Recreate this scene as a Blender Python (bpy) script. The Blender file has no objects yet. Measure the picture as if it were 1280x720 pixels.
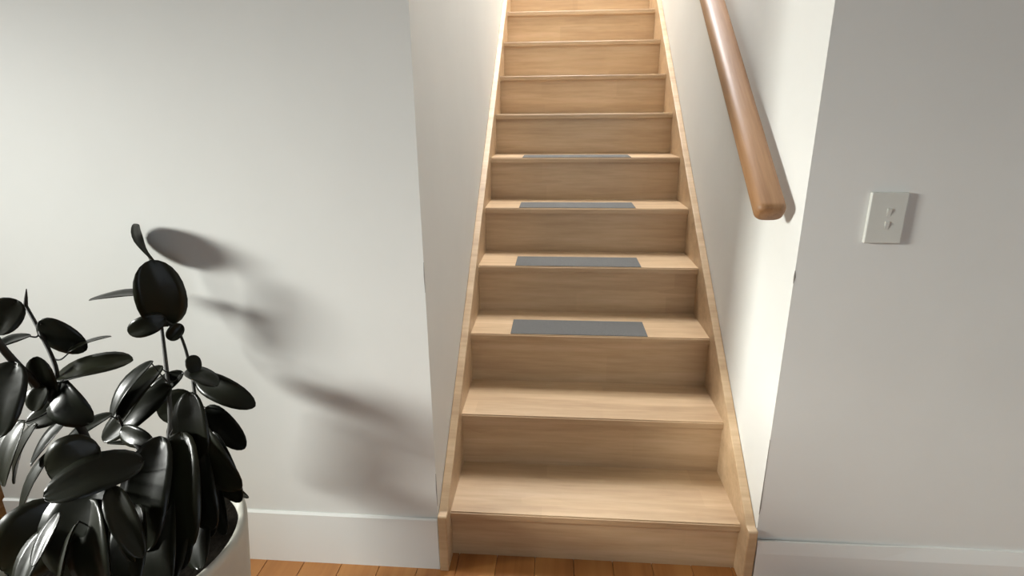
import bpy, bmesh, math, random
from mathutils import Vector, Matrix
random.seed(7)
scene = bpy.context.scene
COL = scene.collection

# ---------------------------------------------------------------- camera
CAM = Vector((-0.1203, -1.3542, 1.3197))
PITCH, YAW, ROLL, FPX = 0.3051, 0.0811, -0.0090, 703.5
_cp, _sp, _cy, _sy = math.cos(PITCH), math.sin(PITCH), math.cos(YAW), math.sin(YAW)
FWD = Vector((-_sy*_cp, _cy*_cp, -_sp)); _r = Vector((_cy, _sy, 0)); _u = _r.cross(FWD)
RGT = _r*math.cos(ROLL) + _u*math.sin(ROLL); UPV = -_r*math.sin(ROLL) + _u*math.cos(ROLL)
cd = bpy.data.cameras.new('camera'); cam = bpy.data.objects.new('camera', cd); COL.objects.link(cam)
cd.sensor_width = 36.0; cd.lens = FPX/1280*36; cd.clip_start = 0.02
m = Matrix((RGT, UPV, -FWD)).transposed().to_4x4(); m.translation = CAM; cam.matrix_world = m
scene.camera = cam

# ---------------------------------------------------------------- light
vs = scene.view_settings
vs.view_transform = 'Standard'; vs.look = 'None'; vs.gamma = 1.0; vs.use_curve_mapping = False
vs.exposure = 0.13
world = bpy.data.worlds.new('sky'); scene.world = world; world.use_nodes = True
bg = world.node_tree.nodes['Background']; bg.inputs[0].default_value = (0.75, 0.86, 1.0, 1); bg.inputs[1].default_value = 1.2

def area(name, loc, to, sx, sy, watts, col):
    l = bpy.data.lights.new(name, 'AREA'); l.shape = 'RECTANGLE'; l.size = sx; l.size_y = sy
    l.energy = watts; l.color = col
    o = bpy.data.objects.new(name, l); COL.objects.link(o); o.location = loc
    o.rotation_euler = (Vector(to)-Vector(loc)).to_track_quat('-Z', 'Y').to_euler()
    return o
# daylight through the window of the left wall and the skylight above the stairs; an ambient fill is added behind the camera
wl = area('window_daylight', (-4.26, -1.45, 1.85), (0.45, 0.0, 0.40), 1.0, 0.46, 17, (0.99, 1.0, 0.945))
wl.data.spread = math.radians(40)
area('ambient_fill', (0.5, -3.40, 1.15), (0.5, 0, 1.15), 1.7, 2.0, 4.6, (0.92, 0.98, 1.0))
area('skylight_daylight', (0.0, 2.3, 4.85), (0.0, 2.3, 0), 0.8, 1.3, 195, (0.95, 0.96, 1.0))

# ---------------------------------------------------------------- materials
def srgb(r, g, b):
    f = lambda c: (c/255/12.92) if c/255 <= 0.04045 else ((c/255+0.055)/1.055)**2.4
    return (f(r), f(g), f(b), 1)
def newmat(name):
    mt = bpy.data.materials.new(name); mt.use_nodes = True
    nt = mt.node_tree; b = nt.nodes['Principled BSDF']
    return mt, nt, b
def link(nt, a, b): nt.links.new(a, b)
def coords(nt, scale=(1, 1, 1), rand=True):
    tc = nt.nodes.new('ShaderNodeTexCoord'); mp = nt.nodes.new('ShaderNodeMapping')
    mp.inputs['Scale'].default_value = scale
    link(nt, tc.outputs['Object'], mp.inputs['Vector'])
    if rand:
        oi = nt.nodes.new('ShaderNodeObjectInfo'); mu = nt.nodes.new('ShaderNodeMath'); mu.operation = 'MULTIPLY'
        mu.inputs[1].default_value = 37.0; cb = nt.nodes.new('ShaderNodeCombineXYZ')
        link(nt, oi.outputs['Random'], mu.inputs[0])
        for i in range(3): link(nt, mu.outputs[0], cb.inputs[i])
        link(nt, cb.outputs[0], mp.inputs['Location'])
    return mp.outputs['Vector']
def noise(nt, vec, scale, detail=3, rough=0.55):
    n = nt.nodes.new('ShaderNodeTexNoise'); n.inputs['Scale'].default_value = scale
    n.inputs['Detail'].default_value = detail; n.inputs['Roughness'].default_value = rough
    link(nt, vec, n.inputs['Vector']); return n.outputs['Fac']
def ramp(nt, fac, stops):
    r = nt.nodes.new('ShaderNodeValToRGB'); e = r.color_ramp.elements
    e[0].position, e[0].color = stops[0]; e[1].position, e[1].color = stops[-1]
    for p, c in stops[1:-1]:
        x = e.new(p); x.color = c
    link(nt, fac, r.inputs['Fac']); return r.outputs['Color']
def bump(nt, b, fac, strength, dist=0.002):
    n = nt.nodes.new('ShaderNodeBump'); n.inputs['Strength'].default_value = strength; n.inputs['Distance'].default_value = dist
    link(nt, fac, n.inputs['Height']); link(nt, n.outputs['Normal'], b.inputs['Normal'])
def mixc(nt, a, bcol, fac, mode='MIX'):
    mx = nt.nodes.new('ShaderNodeMix'); mx.data_type = 'RGBA'; mx.blend_type = mode
    if hasattr(fac, 'is_linked'): link(nt, fac, mx.inputs['Factor'])
    else: mx.inputs['Factor'].default_value = fac
    for s, v in ((mx.inputs['A'], a), (mx.inputs['B'], bcol)):
        if hasattr(v, 'is_linked'): link(nt, v, s)
        else: s.default_value = v
    return mx.outputs['Result']

def paint(name, c, rough=0.55, var=0.03, bs=0.12):
    mt, nt, b = newmat(name); v = coords(nt, rand=False)
    n = noise(nt, v, 2.2, 4)
    lo = tuple(x*(1-var) for x in c[:3])+(1,); hi = tuple(min(1, x*(1+var)) for x in c[:3])+(1,)
    link(nt, ramp(nt, n, [(0.3, lo), (0.7, hi)]), b.inputs['Base Color'])
    b.inputs['Roughness'].default_value = rough
    n2 = noise(nt, v, 160, 3); bump(nt, b, n2, bs, 0.001)
    return mt
M_WALL = paint('wall_paint', (0.70, 0.707, 0.677, 1))
M_STAIRWALL = paint('stairwell_paint', (0.74, 0.74, 0.71, 1), 0.5)
M_CEIL = paint('ceiling_paint', (0.8, 0.8, 0.78, 1), 0.7)
M_TRIM = paint('trim_enamel', (0.76, 0.77, 0.74, 1), 0.35, 0.015, 0.03)

def wood(name, dark, mid, light, gscale, rough, coat=0.0, stave=None, grain=1.0):
    """grain runs along the axis whose gscale is small"""
    mt, nt, b = newmat(name)
    v = coords(nt, gscale)
    n1 = noise(nt, v, 1.0, 5, 0.6); n2 = noise(nt, v, 5.0, 4, 0.6)
    c = ramp(nt, n1, [(0.25, dark), (0.5, mid), (0.78, light)])
    c2 = ramp(nt, n2, [(0.35, (0.80, 0.77, 0.73, 1)), (0.6, (1, 1, 1, 1))])
    c = mixc(nt, c, c2, 0.55*grain, 'MULTIPLY')
    if stave:
        v2 = coords(nt, stave)
        wn = nt.nodes.new('ShaderNodeTexVoronoi'); wn.distance = 'CHEBYCHEV'; wn.inputs['Scale'].default_value = 1.0
        wn.inputs['Randomness'].default_value = 0.35
        link(nt, v2, wn.inputs['Vector'])
        c3 = ramp(nt, wn.outputs['Color'], [(0.2, (0.90, 0.88, 0.86, 1)), (0.8, (1.05, 1.04, 1.02, 1))])
        c = mixc(nt, c, c3, 0.6, 'MULTIPLY')
    link(nt, c, b.inputs['Base Color'])
    b.inputs['Roughness'].default_value = rough
    b.inputs['Coat Weight'].default_value = coat; b.inputs['Coat Roughness'].default_value = 0.2
    bump(nt, b, n2, 0.08, 0.001)
    return mt
OAK = (srgb(176, 147, 114), srgb(196, 167, 131), srgb(210, 183, 149))
M_TREAD = wood('stair_timber', *OAK, (1.2, 16, 16), 0.42, 0.1, (2.2, 9, 9))
M_STRINGER = wood('stringer_timber', *OAK, (1.2, 16, 16), 0.42, 0.1)
M_RAIL = wood('handrail_timber', srgb(126, 90, 56), srgb(146, 108, 72), srgb(164, 128, 92), (1.5, 30, 30), 0.5, 0.0)
def pine():
    mt, nt, b = newmat('honey_pine')
    v = coords(nt, (14, 0.9, 14)); n1 = noise(nt, v, 1.0, 5, 0.6)
    c = ramp(nt, n1, [(0.25, srgb(150, 94, 46)), (0.5, srgb(178, 120, 64)), (0.8, srgb(198, 144, 84))])
    v2 = coords(nt, (6, 3.2, 1)); vo = nt.nodes.new('ShaderNodeTexVoronoi'); vo.inputs['Scale'].default_value = 1.0
    link(nt, v2, vo.inputs['Vector'])
    k = ramp(nt, vo.outputs['Distance'], [(0.07, (1, 1, 1, 1)), (0.13, (0, 0, 0, 1))])
    c = mixc(nt, c, srgb(70, 30, 12), k)
    link(nt, c, b.inputs['Base Color']); b.inputs['Roughness'].default_value = 0.3
    b.inputs['Coat Weight'].default_value = 0.3; b.inputs['Coat Roughness'].default_value = 0.15
    return mt
M_PINE = pine()
def grit():
    mt, nt, b = newmat('anti_slip_grit'); v = coords(nt)
    n = noise(nt, v, 420, 3, 0.8)
    link(nt, ramp(nt, n, [(0.3, srgb(74, 73, 70)), (0.7, srgb(106, 105, 101))]), b.inputs['Base Color'])
    b.inputs['Roughness'].default_value = 0.9; bump(nt, b, n, 0.5, 0.001); return mt
M_GRIT = grit()
def plain(name, c, rough, var=0.05, scale=8, coat=0.0, bs=0.0):
    mt, nt, b = newmat(name); v = coords(nt)
    n = noise(nt, v, scale, 3)
    lo = tuple(x*(1-var) for x in c[:3])+(1,); hi = tuple(min(1, x*(1+var)) for x in c[:3])+(1,)
    link(nt, ramp(nt, n, [(0.3, lo), (0.7, hi)]), b.inputs['Base Color'])
    b.inputs['Roughness'].default_value = rough; b.inputs['Coat Weight'].default_value = coat
    if bs: bump(nt, b, n, bs, 0.004)
    return mt
M_PLASTIC = plain('switch_plastic', srgb(204, 205, 198), 0.3, 0.01)
M_POT = plain('pot_ceramic', srgb(194, 192, 181), 0.6, 0.03, 20)
M_SOIL = plain('dark_soil', (0.010, 0.008, 0.006, 1), 1.0, 0.5, 90, 0, 1.0)
M_SOIL.node_tree.nodes['Principled BSDF'].inputs['Specular IOR Level'].default_value = 0.05
M_STEM = plain('stem_bark', (0.010, 0.009, 0.006, 1), 0.6, 0.3, 60)
M_METAL = plain('brushed_metal', (0.45, 0.45, 0.44, 1), 0.3, 0.05, 40)
M_METAL.node_tree.nodes['Principled BSDF'].inputs['Metallic'].default_value = 1.0
M_CRACK = plain('crack_shadow_gap', (0.24, 0.23, 0.21, 1), 0.9)
def leafmat():
    mt, nt, b = newmat('rubber_leaf'); v = coords(nt)
    n = noise(nt, v, 7, 3)
    oi = nt.nodes.new('ShaderNodeObjectInfo')
    c = ramp(nt, n, [(0.3, (0.004, 0.005, 0.0035, 1)), (0.7, (0.010, 0.012, 0.008, 1))])
    c = mixc(nt, c, (0.014, 0.015, 0.008, 1), oi.outputs['Random'])
    link(nt, c, b.inputs['Base Color'])
    b.inputs['Roughness'].default_value = 0.34; b.inputs['Specular IOR Level'].default_value = 0.2
    b.inputs['Coat Weight'].default_value = 0.1; b.inputs['Coat Roughness'].default_value = 0.12
    return mt
M_LEAF = leafmat()
def glass():
    mt = bpy.data.materials.new('window_glass'); mt.use_nodes = True; nt = mt.node_tree; nt.nodes.clear()
    o = nt.nodes.new('ShaderNodeOutputMaterial'); t = nt.nodes.new('ShaderNodeBsdfTransparent'); g = nt.nodes.new('ShaderNodeBsdfGlossy')
    g.inputs['Roughness'].default_value = 0.02; f = nt.nodes.new('ShaderNodeFresnel'); f.inputs[0].default_value = 1.2
    mx = nt.nodes.new('ShaderNodeMixShader'); link(nt, f.outputs[0], mx.inputs[0]); link(nt, t.outputs[0], mx.inputs[1]); link(nt, g.outputs[0], mx.inputs[2])
    link(nt, mx.outputs[0], o.inputs[0]); return mt
M_GLASS = glass()

# ---------------------------------------------------------------- helpers
def mesh_obj(name, bm, mat, parent=None, smooth=False, loc=None):
    bmesh.ops.recalc_face_normals(bm, faces=bm.faces)
    me = bpy.data.meshes.new(name); bm.to_mesh(me); bm.free()
    if smooth:
        for p in me.polygons: p.use_smooth = True
    me.materials.append(mat)
    return inst(name, me, parent, loc)
def inst(name, me, parent=None, loc=None):
    o = bpy.data.objects.new(name, me); COL.objects.link(o); o.parent = parent
    if loc: o.location = loc
    return o
def box_bm(x0, x1, y0, y1, z0, z1, bev=0.0, seg=2, bm=None):
    own = bm is None
    if own: bm = bmesh.new()
    r = bmesh.ops.create_cube(bm, size=1.0)
    for v in r['verts']:
        v.co = Vector(((x0+x1)/2+v.co.x*(x1-x0), (y0+y1)/2+v.co.y*(y1-y0), (z0+z1)/2+v.co.z*(z1-z0)))
    if bev:
        es = list({e for v in r['verts'] for e in v.link_edges})
        bmesh.ops.bevel(bm, geom=es, offset=bev, segments=seg, affect='EDGES', profile=0.6)
    return bm
def box(name, x0, x1, y0, y1, z0, z1, mat, parent=None, bev=0.0, seg=2):
    return mesh_obj(name, box_bm(x0, x1, y0, y1, z0, z1, bev, seg), mat, parent)
def struct(o, label=None):
    o['kind'] = 'structure'
    if label: o['label'] = label
    return o
def thing(name, label, cat, loc=(0, 0, 0), group=None):
    o = bpy.data.objects.new(name, None); COL.objects.link(o); o.location = loc
    o.empty_display_size = 0.1
    o['label'] = label; o['category'] = cat
    if group: o['group'] = group
    return o
def prism_bm(pts_yz, x0, x1, bm=None):
    if bm is None: bm = bmesh.new()
    a = [bm.verts.new((x0, y, z)) for y, z in pts_yz]; b = [bm.verts.new((x1, y, z)) for y, z in pts_yz]
    n = len(a); bm.faces.new(a); bm.faces.new(b[::-1])
    for i in range(n): bm.faces.new((a[i], b[i], b[(i+1) % n], a[(i+1) % n]))
    return bm
def pix(u, v, axis, val):
    """point seen at photo pixel (u, v) that lies on the plane axis = val"""
    d = RGT*((u-640)/FPX) + UPV*((360-v)/FPX) + FWD
    return CAM + d*((val-CAM[axis])/d[axis])
def pxscale(p): return FPX/((p-CAM).dot(FWD))

# ---------------------------------------------------------------- the room
HW = 0.454            # half width of the stair opening
XL, XR, YB, H = -4.3, 2.3, -3.5, 2.6
XC = -1.83            # free end of the wall beside the plant
floor = thing('floor', 'floor of orange honey pine boards', 'floor'); del floor['category']; struct(floor)
w = 0.118; x = XL; k = 0
protos = {}
while x < XR:
    for (ya, yb) in ((YB, 0.30), (0.302, 2.2)):
        if ya > 0 and x > XC: continue
        yend = yb if x < XC or yb > 1 else 0.06
        key = (ya, yend)
        if key not in protos:
            me = bpy.data.meshes.new('floorboard'); bm = box_bm(0, w-0.0012, ya, yend, -0.02, 0, 0.0012, 1); bm.to_mesh(me); bm.free(); me.materials.append(M_PINE); protos[key] = me
        inst('floorboard', protos[key], floor, (x, 0, 0))
    x += w
struct(box('ground_slab', XL-0.15, XR+0.15, YB-0.15, 5.3, -0.2, -0.021, M_CEIL), 'slab under the boards'); bpy.data.objects['ground_slab'].name = 'floor_slab'  # unseen slab below the floorboards, not a trim piece

T = 0.12
def corner_wall(name, sgn, xo, label):
    """front wall and the stairwell wall behind its corner, one L-shaped body"""
    plan = [(xo, 0), (sgn*HW, 0), (sgn*HW, 5.0), (sgn*(HW+T), 5.0), (sgn*(HW+T), T), (xo, T)]
    bm = bmesh.new()
    lo = [bm.verts.new((x_, y_, 0)) for x_, y_ in plan]; hi = [bm.verts.new((x_, y_, H)) for x_, y_ in plan]
    bm.faces.new(lo); bm.faces.new(hi[::-1])
    for i in range(6): bm.faces.new((lo[i], lo[(i+1) % 6], hi[(i+1) % 6], hi[i]))
    return struct(mesh_obj(name, bm, M_WALL), label)
corner_wall('wall_left', -1, XC, 'white painted wall behind the rubber plant, turning into the stairwell')
corner_wall('wall_right', 1, XR, 'white painted wall with the light switch, turning into the stairwell')
struct(box('wall_stairwell_left', -HW-T, -HW, 0, 5.0, H, 5.0, M_WALL), 'white wall of the upper stairwell')
struct(box('wall_stairwell_right', HW, HW+T, 0, 5.0, H, 5.0, M_WALL), 'white wall of the upper stairwell')
struct(box('wall_stairwell_front', -HW, HW, 0.0, T, H, 5.0, M_STAIRWALL))
struct(box('wall_stairwell_back', -HW-T, HW+T, 5.0, 5.0+T, 0, 5.0, M_STAIRWALL))
struct(box('wall_hall_side', XC, XC+T, T, 2.2, 0, H, M_WALL))
struct(box('wall_hall_back', XL, XC+T, 2.2, 2.2+T, 0, H, M_WALL))
struct(box('wall_room_right', XR, XR+T, YB, T, 0, H, M_WALL))
# ceiling of the room and hall
bm = box_bm(XL-T, XR+T, YB-T, 0.0, H, H+T); box_bm(XL-T, XC+T, 0.0, 2.2+T, H, H+T, bm=bm)
struct(mesh_obj('ceiling', bm, M_CEIL))
# left wall of the room with its window opening
wy0, wy1, wz0, wz1 = -1.98, -0.92, 1.56, 2.14
bm = box_bm(XL-T, XL, YB, wy0, 0, H); box_bm(XL-T, XL, wy1, 2.2+T, 0, H, bm=bm)
box_bm(XL-T, XL, wy0, wy1, 0, wz0, bm=bm); box_bm(XL-T, XL, wy0, wy1, wz1, H, bm=bm)
struct(mesh_obj('wall_room_left', bm, M_WALL))
win = struct(mesh_obj('window_1', box_bm(XL-0.09, XL-0.082, wy0+0.03, wy1-0.03, wz0+0.03, wz1-0.03), M_GLASS))
bm = box_bm(XL-0.11, XL-0.06, wy0, wy0+0.03, wz0, wz1); box_bm(XL-0.11, XL-0.06, wy1-0.03, wy1, wz0, wz1, bm=bm)
box_bm(XL-0.11, XL-0.06, wy0, wy1, wz0, wz0+0.03, bm=bm); box_bm(XL-0.11, XL-0.06, wy0, wy1, wz1-0.03, wz1, bm=bm)
mesh_obj('window_frame', bm, M_TRIM, win)
# unseen back wall, its glazed doors added to frame the ambient fill
dx0, dx1, dz1 = -0.4, 1.4, 2.15
bm = box_bm(XL-T, dx0, YB-T, YB, 0, H); box_bm(dx1, XR+T, YB-T, YB, 0, H, bm=bm); box_bm(dx0, dx1, YB-T, YB, dz1, H, bm=bm)
struct(mesh_obj('wall_back', bm, M_WALL))
door = struct(mesh_obj('door_1', box_bm(dx0+0.06, dx1-0.06, YB-0.09, YB-0.082, 0.06, dz1-0.06), M_GLASS))
bm = bmesh.new()
for a, b_ in ((dx0, dx0+0.06), ((dx0+dx1)/2-0.04, (dx0+dx1)/2+0.04), (dx1-0.06, dx1)): box_bm(a, b_, YB-0.11, YB-0.06, 0, dz1, bm=bm)
box_bm(dx0, dx1, YB-0.11, YB-0.06, 0, 0.06, bm=bm); box_bm(dx0, dx1, YB-0.11, YB-0.06, dz1-0.06, dz1, bm=bm)
mesh_obj('door_frame', bm, M_TRIM, door)
# ceiling over the stairs with the skylight opening
sx, sy0, sy1 = 0.42, 1.6, 3.0
bm = box_bm(-HW-T, HW+T, 0, sy0, 5.0, 5.1); box_bm(-HW-T, HW+T, sy1, 5.12, 5.0, 5.1, bm=bm)
box_bm(-HW-T, -sx, sy0, sy1, 5.0, 5.1, bm=bm); box_bm(sx, HW+T, sy0, sy1, 5.0, 5.1, bm=bm)
struct(mesh_obj('ceiling_stairwell', bm, M_CEIL))
struct(mesh_obj('window_2', box_bm(-sx, sx, sy0, sy1, 5.04, 5.05), M_GLASS))

# hairline cracks in the paint along the two corners of the stair opening
def crack(wall, xs, pts):
    bm = bmesh.new(); rows = []
    for v, wd in pts:
        z = pix(540 if xs < 0 else 970, v, 1, 0.0).z
        o = 0.0004
        c = [(xs+math.copysign(wd, xs), -o), (xs-math.copysign(o, xs), -o), (xs-math.copysign(o, xs), wd), (xs+math.copysign(0.001, xs), 0.001)]
        rows.append([bm.verts.new((a, b, z)) for a, b in c])
    for a, b in zip(rows, rows[1:]):
        for i in range(4): bm.faces.new((a[i], a[(i+1) % 4], b[(i+1) % 4], b[i]))
    bm.faces.new(rows[0]); bm.faces.new(rows[-1][::-1])
    return mesh_obj('paint_crack', bm, M_CRACK, bpy.data.objects[wall])
crack('wall_left', -HW, [(328, 0.0004), (345, 0.0018), (366, 0.0004)])
crack('wall_left', -HW, [(592, 0.0004), (612, 0.0024), (632, 0.0004)])
crack('wall_right', HW, [(338, 0.0004), (346, 0.0035), (354, 0.0006)])
crack('wall_right', HW, [(550, 0.0004), (610, 0.0010), (636, 0.0026), (644, 0.0006)])

# skirting boards: bevelled top, the right one standing a little off the wall near the stairs
def skirting(name, stations, zb, zt, label, d=0.016):
    bm = bmesh.new(); rows = []
    for xx, gap in stations:
        prof = [(0.0, 0.0), (-d, 0.0), (-d, zb), (-d*0.4-gap, zt), (-gap, zt), (-gap*0.5, zt-0.05)]
        rows.append([bm.verts.new((xx, y, z)) for y, z in prof])
    for a, b in zip(rows, rows[1:]):
        for i in range(6): bm.faces.new((a[i], a[(i+1) % 6], b[(i+1) % 6], b[i]))
    bm.faces.new(rows[0]); bm.faces.new(rows[-1][::-1])
    return struct(mesh_obj(name, bm, M_TRIM), label)
skirting('baseboard_left', [(XC, 0), (-0.62, 0.0003), (-HW-0.002, 0.003)], 0.174, 0.179, 'white skirting board with bevelled top left of the stairs', 0.009)
skirting('baseboard_right', [(HW+0.002, 0.005), (0.78, 0.0035), (0.90, 0), (XR, 0)], 0.122, 0.161, 'white skirting board with bevelled top right of the stairs')

# ---------------------------------------------------------------- staircase
RISE0, RISE, GO, Y0, N = 0.1637, 0.19, 0.2464, 0.0467, 13
st = thing('staircase', 'straight flight of pale timber stairs running up between two white walls', 'staircase')
TW = 0.427; TH = 0.026; OV = 0.012
def tread_mesh():
    bm = box_bm(-TW, TW, 0, GO+OV+0.018, -TH, 0)
    es = [e for e in bm.edges if all(abs(v.co.y) < 1e-6 for v in e.verts) and abs(e.verts[0].co.z-e.verts[1].co.z) < 1e-6]
    bmesh.ops.bevel(bm, geom=es, offset=0.004, segments=3, affect='EDGES')
    bmesh.ops.recalc_face_normals(bm, faces=bm.faces)
    me = bpy.data.meshes.new('tread'); bm.to_mesh(me); bm.free(); me.materials.append(M_TREAD); return me
def riser_mesh(h):
    me = bpy.data.meshes.new('riser'); bm = box_bm(-TW, TW, 0, 0.018, 0, h); bm.to_mesh(me); bm.free(); me.materials.append(M_TREAD); return me
tm = tread_mesh(); rm0 = riser_mesh(RISE0-TH); rm = riser_mesh(RISE-TH)
sm = bpy.data.meshes.new('anti_slip_strip'); bm = box_bm(-0.2465, 0.2465, 0, 0.145, 0, 0.0022, 0.0008, 1); bm.to_mesh(sm); bm.free(); sm.materials.append(M_GRIT)
for k in range(N):
    y = Y0+k*GO; z = RISE0+k*RISE
    inst('riser', rm0 if k == 0 else rm, st, (0, y+OV, 0 if k == 0 else z-RISE))
    t = inst('tread', tm, st, (0, y, z))
    if 2 <= k <= 5:
        s = inst('anti_slip_strip', sm, t, (-0.035, 0.007, 0)); s['label'] = 'grey gritty anti-slip strip'
inst('riser', rm, st, (0, Y0+N*GO+OV, RISE0+(N-1)*RISE))
# strings: sloping boards, cut plumb at the front
slope = RISE/GO
def stringer(side):
    yf = -0.016; zf = 0.195
    ytop = Y0+N*GO+0.02
    zt = lambda y: RISE0+(y-Y0)*slope+STR_UP
    ybrk = Y0+(zf-RISE0-STR_UP)/slope
    pts = [(yf, 0), (yf, zf-0.004), (yf+0.004, zf)]
    if ybrk > yf+0.01: pts.append((ybrk, zf))
    pts += [(ytop, zt(ytop)), (ytop, zt(ytop)-0.30), (0.30, 0.0)]
    x0, x1 = (-HW+0.0007, -TW) if side < 0 else (TW, HW-0.0007)
    o = mesh_obj('stringer', prism_bm(pts, x0, x1), M_STRINGER, st)
    bv = o.modifiers.new('bevel', 'BEVEL'); bv.width = 0.004; bv.segments = 2; bv.limit_method = 'ANGLE'
    return o
STR_UP = 0.062
stringer(-1); stringer(1)
struct(box('floor_landing', -HW, HW, Y0+N*GO+OV+0.018, 5.0, RISE0+N*RISE-0.1, RISE0+N*RISE, M_TREAD), 'upstairs landing floor')

# ---------------------------------------------------------------- handrail
hr = thing('handrail', 'rounded varnished timber handrail on the stairwell wall', 'handrail', (0.397, 0.045, 1.074))
def rail_mesh(L=3.4, a=0.036, b=0.027):
    bm = bmesh.new(); rings = []
    n = 24
    for s, k in ((0.0, 0.72), (0.003, 0.86), (0.009, 0.96), (0.016, 1.0), (L, 1.0)):
        ring = []
        for i in range(n):
            t = 2*math.pi*i/n; c, sn = math.cos(t), math.sin(t)
            e = 0.62
            px = a*k*math.copysign(abs(c)**e, c); pz = b*k*math.copysign(abs(sn)**e, sn)
            ring.append(bm.verts.new((s, px, pz)))
        rings.append(ring)
    for r0, r1 in zip(rings, rings[1:]):
        for i in range(n): bm.faces.new((r0[i], r0[(i+1) % n], r1[(i+1) % n], r1[i]))
    bm.faces.new(rings[0]); bm.faces.new(rings[-1][::-1])
    return bm
rail = mesh_obj('rail', rail_mesh(), M_RAIL, hr, True)
# local x of the mesh runs up the slope
ang = math.atan(slope)
dirv = Vector((0, math.cos(ang), math.sin(ang))); side = Vector((-1, 0, 0)); upn = dirv.cross(side)
rail.matrix_local = Matrix((dirv, side, upn)).transposed().to_4x4()
for d in (1.25, 2.9):
    p = dirv*d
    bm = bmesh.new()
    box_bm(-0.004, 0.004, p.y-0.004, p.y+0.004, p.z-0.075, p.z-0.025, 0.001, 1, bm)
    box_bm(-0.004, 0.063, p.y-0.004, p.y+0.004, p.z-0.083, p.z-0.075, 0.001, 1, bm)
    box_bm(0.060, 0.0655, p.y-0.022, p.y+0.022, p.z-0.10, p.z-0.056, 0.002, 1, bm)
    mesh_obj('bracket', bm, M_METAL, hr)

# ---------------------------------------------------------------- light switch
p0 = (0.6355, 1.0765)
sw = thing('light_switch', 'white double rocker light switch plate on the wall right of the stairs', 'light switch', (p0[0], 0, p0[1]))
mesh_obj('switch_plate', box_bm(-0.041, 0.041, -0.0095, 0, -0.059, 0.059, 0.003, 3), M_PLASTIC, sw)
for dz in (0.013, -0.017):
    bm = bmesh.new()
    prism_bm([(-0.0095, 0.011), (-0.0135, 0.0085), (-0.0105, -0.0105), (-0.009, -0.0105)], -0.0055, 0.0055, bm)
    bmesh.ops.recalc_face_normals(bm, faces=bm.faces)
    bmesh.ops.bevel(bm, geom=list(bm.edges), offset=0.0012, segments=2, affect='EDGES')
    mesh_obj('rocker', bm, M_PLASTIC, sw, loc=(0.003, 0.001, dz))

# ---------------------------------------------------------------- pot
PC = Vector((-1.028, -0.438, 0)); RIM = 0.45
pot = thing('plant_pot', 'large round off-white pot with a thick rim holding the rubber plant', 'pot', PC)
def lathe(prof, n=72):
    bm = bmesh.new(); rings = []
    for r, z in prof:
        rings.append([bm.verts.new((r*math.cos(2*math.pi*i/n), r*math.sin(2*math.pi*i/n), z)) for i in range(n)])
    for a, b in zip(rings, rings[1:]):
        for i in range(n): bm.faces.new((a[i], a[(i+1) % n], b[(i+1) % n], b[i]))
    return bm, rings
bm, rings = lathe([(0.178, 0.0), (0.185, 0.004), (0.206, 0.14), (0.224, 0.30), (0.236, 0.433), (0.2368, 0.443), (0.233, 0.449), (0.228, RIM),
                   (0.223, RIM-0.001), (0.2185, RIM-0.006), (0.217, RIM-0.014), (0.208, 0.30), (0.192, 0.12), (0.187, 0.03)])
bm.faces.new(rings[0][::-1]); bm.faces.new(rings[-1])
mesh_obj('pot_body', bm, M_POT, pot, True)
bm = bmesh.new(); n = 40; rr = []
cen = bm.verts.new((0, 0, 0.425))
prev = None
for j in range(1, 9):
    r = 0.2155*j/8
    ring = [bm.verts.new((r*math.cos(2*math.pi*i/n), r*math.sin(2*math.pi*i/n), 0.423+random.uniform(-0.004, 0.005)*(j < 8))) for i in range(n)]
    if prev is None:
        for i in range(n): bm.faces.new((cen, ring[i], ring[(i+1) % n]))
    else:
        for i in range(n): bm.faces.new((prev[i], ring[i], ring[(i+1) % n], prev[(i+1) % n]))
    prev = ring
mesh_obj('soil', bm, M_SOIL, pot, True)

# ---------------------------------------------------------------- rubber plant
plant = thing('rubber_plant', 'rubber plant with dark glossy oval leaves growing in the white pot', 'plant', (PC.x, PC.y, 0.425))
PO = Vector((PC.x, PC.y, 0.425))
def tube(name, pts, radii, mat, parent, n=8):
    """smooth tube through world points"""
    P = []; Rd = []
    m_ = len(pts)
    for i in range(m_-1):
        p0_ = pts[max(i-1, 0)]; p1 = pts[i]; p2 = pts[i+1]; p3 = pts[min(i+2, m_-1)]
        for s in range(6):
            t = s/6
            P.append(0.5*((2*p1)+(p2-p0_)*t+(2*p0_-5*p1+4*p2-p3)*t*t+(3*p1-p0_-3*p2+p3)*t**3)); Rd.append(radii[i]*(1-t)+radii[i+1]*t)
    P.append(pts[-1].copy()); Rd.append(radii[-1])
    bm = bmesh.new(); rings = []
    ref = Vector((0.3, 0.9, 0.1))
    for i, p in enumerate(P):
        d = (P[min(i+1, len(P)-1)]-P[max(i-1, 0)]).normalized()
        a = d.cross(ref).normalized(); b = d.cross(a)
        rings.append([bm.verts.new(p-PO+(a*math.cos(2*math.pi*j/n)+b*math.sin(2*math.pi*j/n))*Rd[i]) for j in range(n)])
    for a, b in zip(rings, rings[1:]):
        for j in range(n): bm.faces.new((a[j], a[(j+1) % n], b[(j+1) % n], b[j]))
    bm.faces.new(rings[0]); bm.faces.new(rings[-1][::-1])
    o = mesh_obj(name, bm, mat, parent, True)
    return o, P
def W(u, v, y): return pix(u, v, 1, y)
STEMS = []
def stem(pts, r0, r1):
    k_ = len(pts); o, P = tube('stem', pts, [r0+(r1-r0)*i/(k_-1) for i in range(k_)], M_STEM, plant); STEMS.append(P)
base = lambda dx, dy: Vector((PC.x+dx, PC.y+dy, 0.415))
stem([base(0.03, 0.0), W(209, 560, -0.36), W(212, 505, -0.25), W(204, 425, -0.10), W(196, 370, -0.065), W(190, 325, -0.05)], 0.0062, 0.0035)
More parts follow.
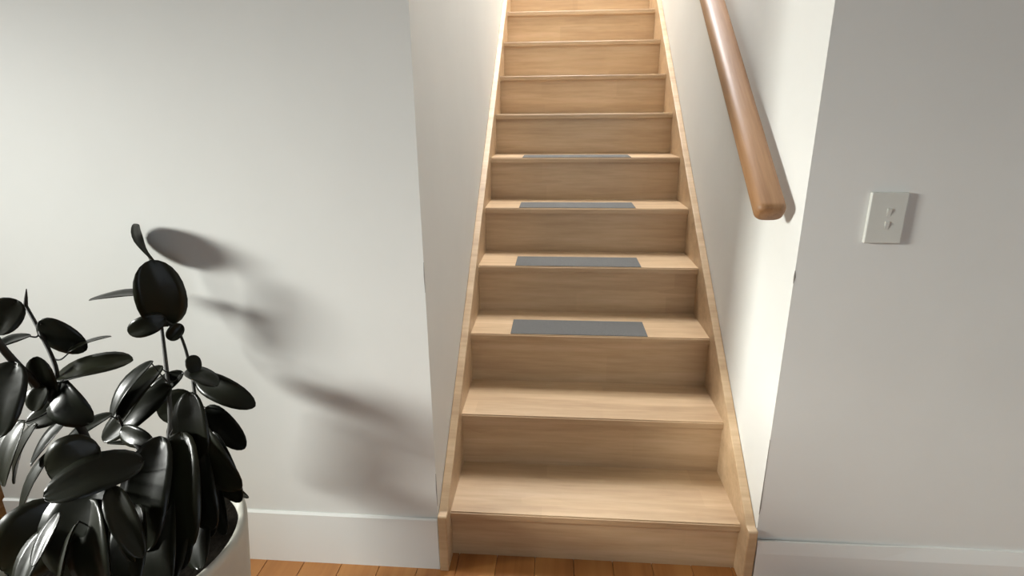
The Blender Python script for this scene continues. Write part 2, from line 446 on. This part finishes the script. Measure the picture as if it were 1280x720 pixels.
stem([base(0.07, 0.03), W(246, 560, -0.28), W(243, 490, -0.12), W(233, 440, -0.07), W(220, 405, -0.08)], 0.0058, 0.0032)
stem([base(-0.02, -0.02), W(110, 553, -0.46), W(62, 498, -0.45), W(7, 440, -0.50), W(-18, 400, -0.52)], 0.0085, 0.0060)
stem([W(62, 498, -0.45), W(71, 465, -0.43), W(50, 415, -0.40), W(32, 382, -0.38)], 0.0048, 0.0034)
tube('bud', [W(32, 382, -0.38), W(32.5, 372, -0.38), W(33, 361, -0.38)], [0.004, 0.003, 0.0006], M_STEM, plant)
stem([base(-0.06, 0.02), W(120, 605, -0.48), W(80, 575, -0.50)], 0.0055, 0.0035)
stem([base(0.02, 0.04), W(190, 590, -0.40), W(160, 545, -0.30), W(148, 520, -0.31)], 0.0050, 0.0030)

def leaf(b, t, wpx, face, fold=0.16, droop=0.06, shape=0.0, curl=0.0, petiole=True, sub=None):
    """b, t: (u, v, y) of the blade's foot and tip; wpx: full width in photo pixels if seen face on; face: direction the blade looks"""
    B = W(*b); Tt = W(*t); ax = Tt-B; L = ax.length; ax.normalize()
    mid = (B+Tt)/2; wid = wpx/pxscale(mid)
    if face == 'c': f = (CAM-mid).normalized()
    else: f = Vector(face).normalized()
    side_ = ax.cross(f).normalized(); nrm = side_.cross(ax).normalized()
    nl, nw = 12, 6
    bm = bmesh.new(); top = []; bot = []
    th = 0.0011
    for i in range(nl+1):
        s = 0.5-0.5*math.cos(math.pi*i/nl)
        # oval blade: rounded foot, small pointed tip
        sk = s**(0.92+shape)
        h = max(0.0, 1-abs(2*sk-1)**2.3)**0.52
        h = max(h, 0.04)
        c = B+ax*(L*s)+nrm*(droop*L*math.sin(math.pi*s))-nrm*(curl*L*s*s)
        rt, rb = [], []
        for j in range(nw+1):
            q = 2*j/nw-1
            p = c+side_*(q*h*wid/2)+nrm*(fold*wid*(abs(q)**1.3)*h*0.5)+nrm*(0.012*wid*math.sin(9*s+j*1.7))
            if j == nw//2: p = p-nrm*(0.02*wid)
            rt.append(bm.verts.new(p-PO)); rb.append(bm.verts.new(p-PO-nrm*th))
        top.append(rt); bot.append(rb)
    for g, fl in ((top, 1), (bot, 0)):
        for i in range(nl):
            for j in range(nw): bm.faces.new((g[i][j], g[i+1][j], g[i+1][j+1], g[i][j+1]))
    for i in range(nl):
        for j in (0, nw): bm.faces.new((top[i][j], bot[i][j], bot[i+1][j], top[i+1][j]))
    for i in (0, nl):
        for j in range(nw): bm.faces.new((top[i][j], bot[i][j], bot[i][j+1], top[i][j+1]))
    o = mesh_obj('leaf', bm, M_LEAF, plant, True)
    if petiole:
        best = None
        for P in STEMS:
            for p in P[4:]:
                d = (p-B).length+0.6*max(0, p.z-B.z)
                if best is None or d < best[0]: best = (d, p)
        p = best[1]
        if (p-B).length < 0.16 and (p-B).length > 0.004:
            mid_ = (p+B)/2+Vector((0, 0, -0.008))
            tube('petiole', [p, mid_, B+ax*0.006], [0.0022, 0.0017, 0.0014], M_STEM, o, 6)
    return o
UP = (0, 0, 1)
# upper right stem
leaf((191, 326, -0.062), (173, 281, -0.018), 48, (-1, -0.32, 0.12), 0.2, 0.05)
leaf((211, 408, -0.085), (189, 325, -0.095), 56, 'c', 0.05, 0.05)
leaf((207, 397, -0.10), (160, 416, -0.13), 26, (0.2, -1, 0.1), 0.1, 0.1)
leaf((190, 367, -0.07), (111, 375, -0.12), 30, (0.1, 0.02, 1), 0.1, 0.05)
leaf((227, 405, -0.09), (211, 425, -0.11), 18, 'c', 0.3)
leaf((239, 444, -0.09), (245, 467, -0.11), 18, 'c', 0.05)
leaf((246, 472, -0.09), (319, 508, -0.12), 32, (0.1, -0.9, 0.75), 0.1, 0.10)
leaf((234, 462, -0.10), (272, 482, -0.14), 26, (0, -0.15, 1), 0.1, 0.05)
leaf((258, 508, -0.11), (306, 561, -0.14), 30, (0.5, -1, 0.35), 0.1, 0.06)
leaf((243, 498, -0.15), (197, 518, -0.18), 42, 'c', 0.05, 0.04)
leaf((191, 451, -0.22), (138, 524, -0.29), 24, (-0.5, -0.8, 0.3), 0.2, 0.10)
leaf((203, 457, -0.20), (148, 530, -0.29), 30, (-0.25, -0.85, 0.4), 0.2, 0.10)
leaf((229, 465, -0.17), (178, 505, -0.21), 24, (-0.2, -0.9, 0.4), 0.2)
leaf((214, 482, -0.22), (128, 551, -0.28), 36, (-0.15, -0.95, 0.4), 0.1, 0.05)
leaf((140, 517, -0.33), (79, 556, -0.39), 24, (-0.4, -0.6, 0.7), 0.15, 0.06)
leaf((150, 538, -0.30), (192, 553, -0.33), 26, (0.1, -0.9, 0.4), 0.1)
leaf((207, 556, -0.27), (134, 554, -0.32), 26, (0.02, 0.3, 1), 0.05, 0.03)
leaf((236, 500, -0.15), (276, 575, -0.12), 50, (-0.4, -1, 0.1), 0.1, 0.06)  # hidden leaves down to the left branch, added to shade the lower wall
leaf((226, 520, -0.16), (250, 602, -0.13), 54, (-0.3, -1, 0.1), 0.1, 0.06)
leaf((262, 545, -0.16), (292, 600, -0.14), 44, (-0.3, -1, 0.0), 0.1, 0.06)
# left branch
leaf((20, 374, -0.40), (-8, 418, -0.44), 44, (0.2, -1, 0.15), 0.1, 0.05)
leaf((48, 402, -0.40), (108, 438, -0.38), 38, (0.0, -1, 0.25), 0.06, 0.04)
leaf((84, 440, -0.42), (139, 420, -0.36), 26, (-0.1, 0.15, 1), 0.1, 0.06)
leaf((68, 472, -0.43), (166, 450, -0.40), 40, (-0.1, -0.42, 1), 0.1, 0.06)
leaf((38, 418, -0.41), (-6, 434, -0.46), 26, (-0.1, -0.4, 1), 0.1, 0.05)
leaf((63, 496, -0.44), (46, 446, -0.46), 34, (0.2, -1, 0.1), 0.08, 0.05)
leaf((55, 482, -0.46), (40, 514, -0.48), 26, (0.1, -1, 0.2), 0.1)
leaf((18, 452, -0.50), (-8, 548, -0.56), 62, (0.15, -1, 0.2), 0.12, 0.08)
leaf((70, 480, -0.43), (116, 527, -0.46), 50, (0.25, -1, 0.1), 0.12, 0.16)
leaf((96, 505, -0.44), (33, 530, -0.48), 32, (-0.1, -0.9, 0.5), 0.1, 0.08)
leaf((86, 522, -0.44), (38, 582, -0.48), 30, (-0.7, -0.7, 0.3), 0.15, 0.05)
leaf((30, 525, -0.50), (4, 608, -0.55), 46, (-0.30, -0.75, 0.55), 0.25, 0.06)
leaf((46, 530, -0.49), (18, 604, -0.51), 30, (-0.6, -0.7, 0.4), 0.3, 0.06)
leaf((70, 560, -0.46), (13, 648, -0.52), 30, (-0.45, -0.6, 0.65), 0.3, 0.03, 0.1, 0.10)
# lower leaves over the pot
leaf((180, 575, -0.50), (54, 622, -0.60), 54, (-0.15, -0.75, 0.7), 0.14, 0.08)
leaf((125, 560, -0.52), (58, 590, -0.56), 62, (0.0, -1, 0.3), 0.1, 0.1)
leaf((74, 640, -0.63), (40, 708, -0.69), 25, (-0.22, -0.76, 0.6), 0.1, 0.03)
leaf((85, 630, -0.56), (4, 715, -0.62), 84, (0.25, -0.9, 0.3), 0.14, 0.1)
leaf((120, 600, -0.54), (85, 725, -0.62), 84, (0.0, -1, -0.05), 0.12, 0.1)
leaf((138, 608, -0.56), (178, 697, -0.62), 32, (0.55, -0.75, 0.25), 0.35, 0.06)
leaf((160, 625, -0.54), (168, 702, -0.61), 36, (-0.45, -0.8, 0.35), 0.25, 0.06)
leaf((140, 645, -0.58), (140, 735, -0.65), 30, (-0.7, -0.6, 0.4), 0.25, 0.04)
leaf((95, 655, -0.60), (75, 740, -0.67), 30, (-0.7, -0.55, 0.5), 0.25, 0.04)
leaf((60, 660, -0.60), (20, 745, -0.67), 40, (-0.3, -0.8, 0.6), 0.2, 0.04)
leaf((200, 545, -0.43), (180, 690, -0.54), 66, (0.0, -1, -0.08), 0.1, 0.08)
leaf((225, 540, -0.41), (232, 690, -0.52), 76, (0.0, -1, -0.08), 0.1, 0.08)
leaf((240, 525, -0.38), (301, 612, -0.43), 60, (0.0, -1, -0.08), 0.1, 0.10)
leaf((246, 560, -0.40), (266, 662, -0.48), 58, (0.0, -1, -0.08), 0.1, 0.10)
leaf((235, 490, -0.37), (252, 575, -0.42), 50, (0.0, -1, -0.08), 0.1, 0.06)
leaf((226, 605, -0.43), (228, 712, -0.53), 62, (0.0, -1, -0.08), 0.1, 0.08)
leaf((205, 615, -0.46), (205, 745, -0.58), 66, (0.0, -1, -0.08), 0.1, 0.08)
leaf((262, 540, -0.36), (300, 628, -0.40), 42, (0.0, -1, -0.08), 0.1, 0.05)
leaf((292, 606, -0.33), (310, 623, -0.31), 12, (0.0, -1, -0.1), 0.1, 0.05, petiole=False)
leaf((110, 625, -0.56), (128, 745, -0.65), 76, (0.0, -1, -0.08), 0.1, 0.06)
leaf((168, 630, -0.52), (158, 750, -0.62), 66, (0.0, -1, -0.08), 0.1, 0.06)
leaf((222, 640, -0.46), (198, 752, -0.58), 66, (0.0, -1, -0.08), 0.1, 0.06)
leaf((256, 596, -0.39), (262, 672, -0.45), 44, (0.0, -1, -0.08), 0.1, 0.06)
leaf((262, 590, -0.36), (282, 668, -0.44), 40, (0.0, -1, -0.08), 0.1, 0.05)
leaf((248, 635, -0.42), (250, 712, -0.50), 48, (0.0, -1, -0.05), 0.1, 0.05)
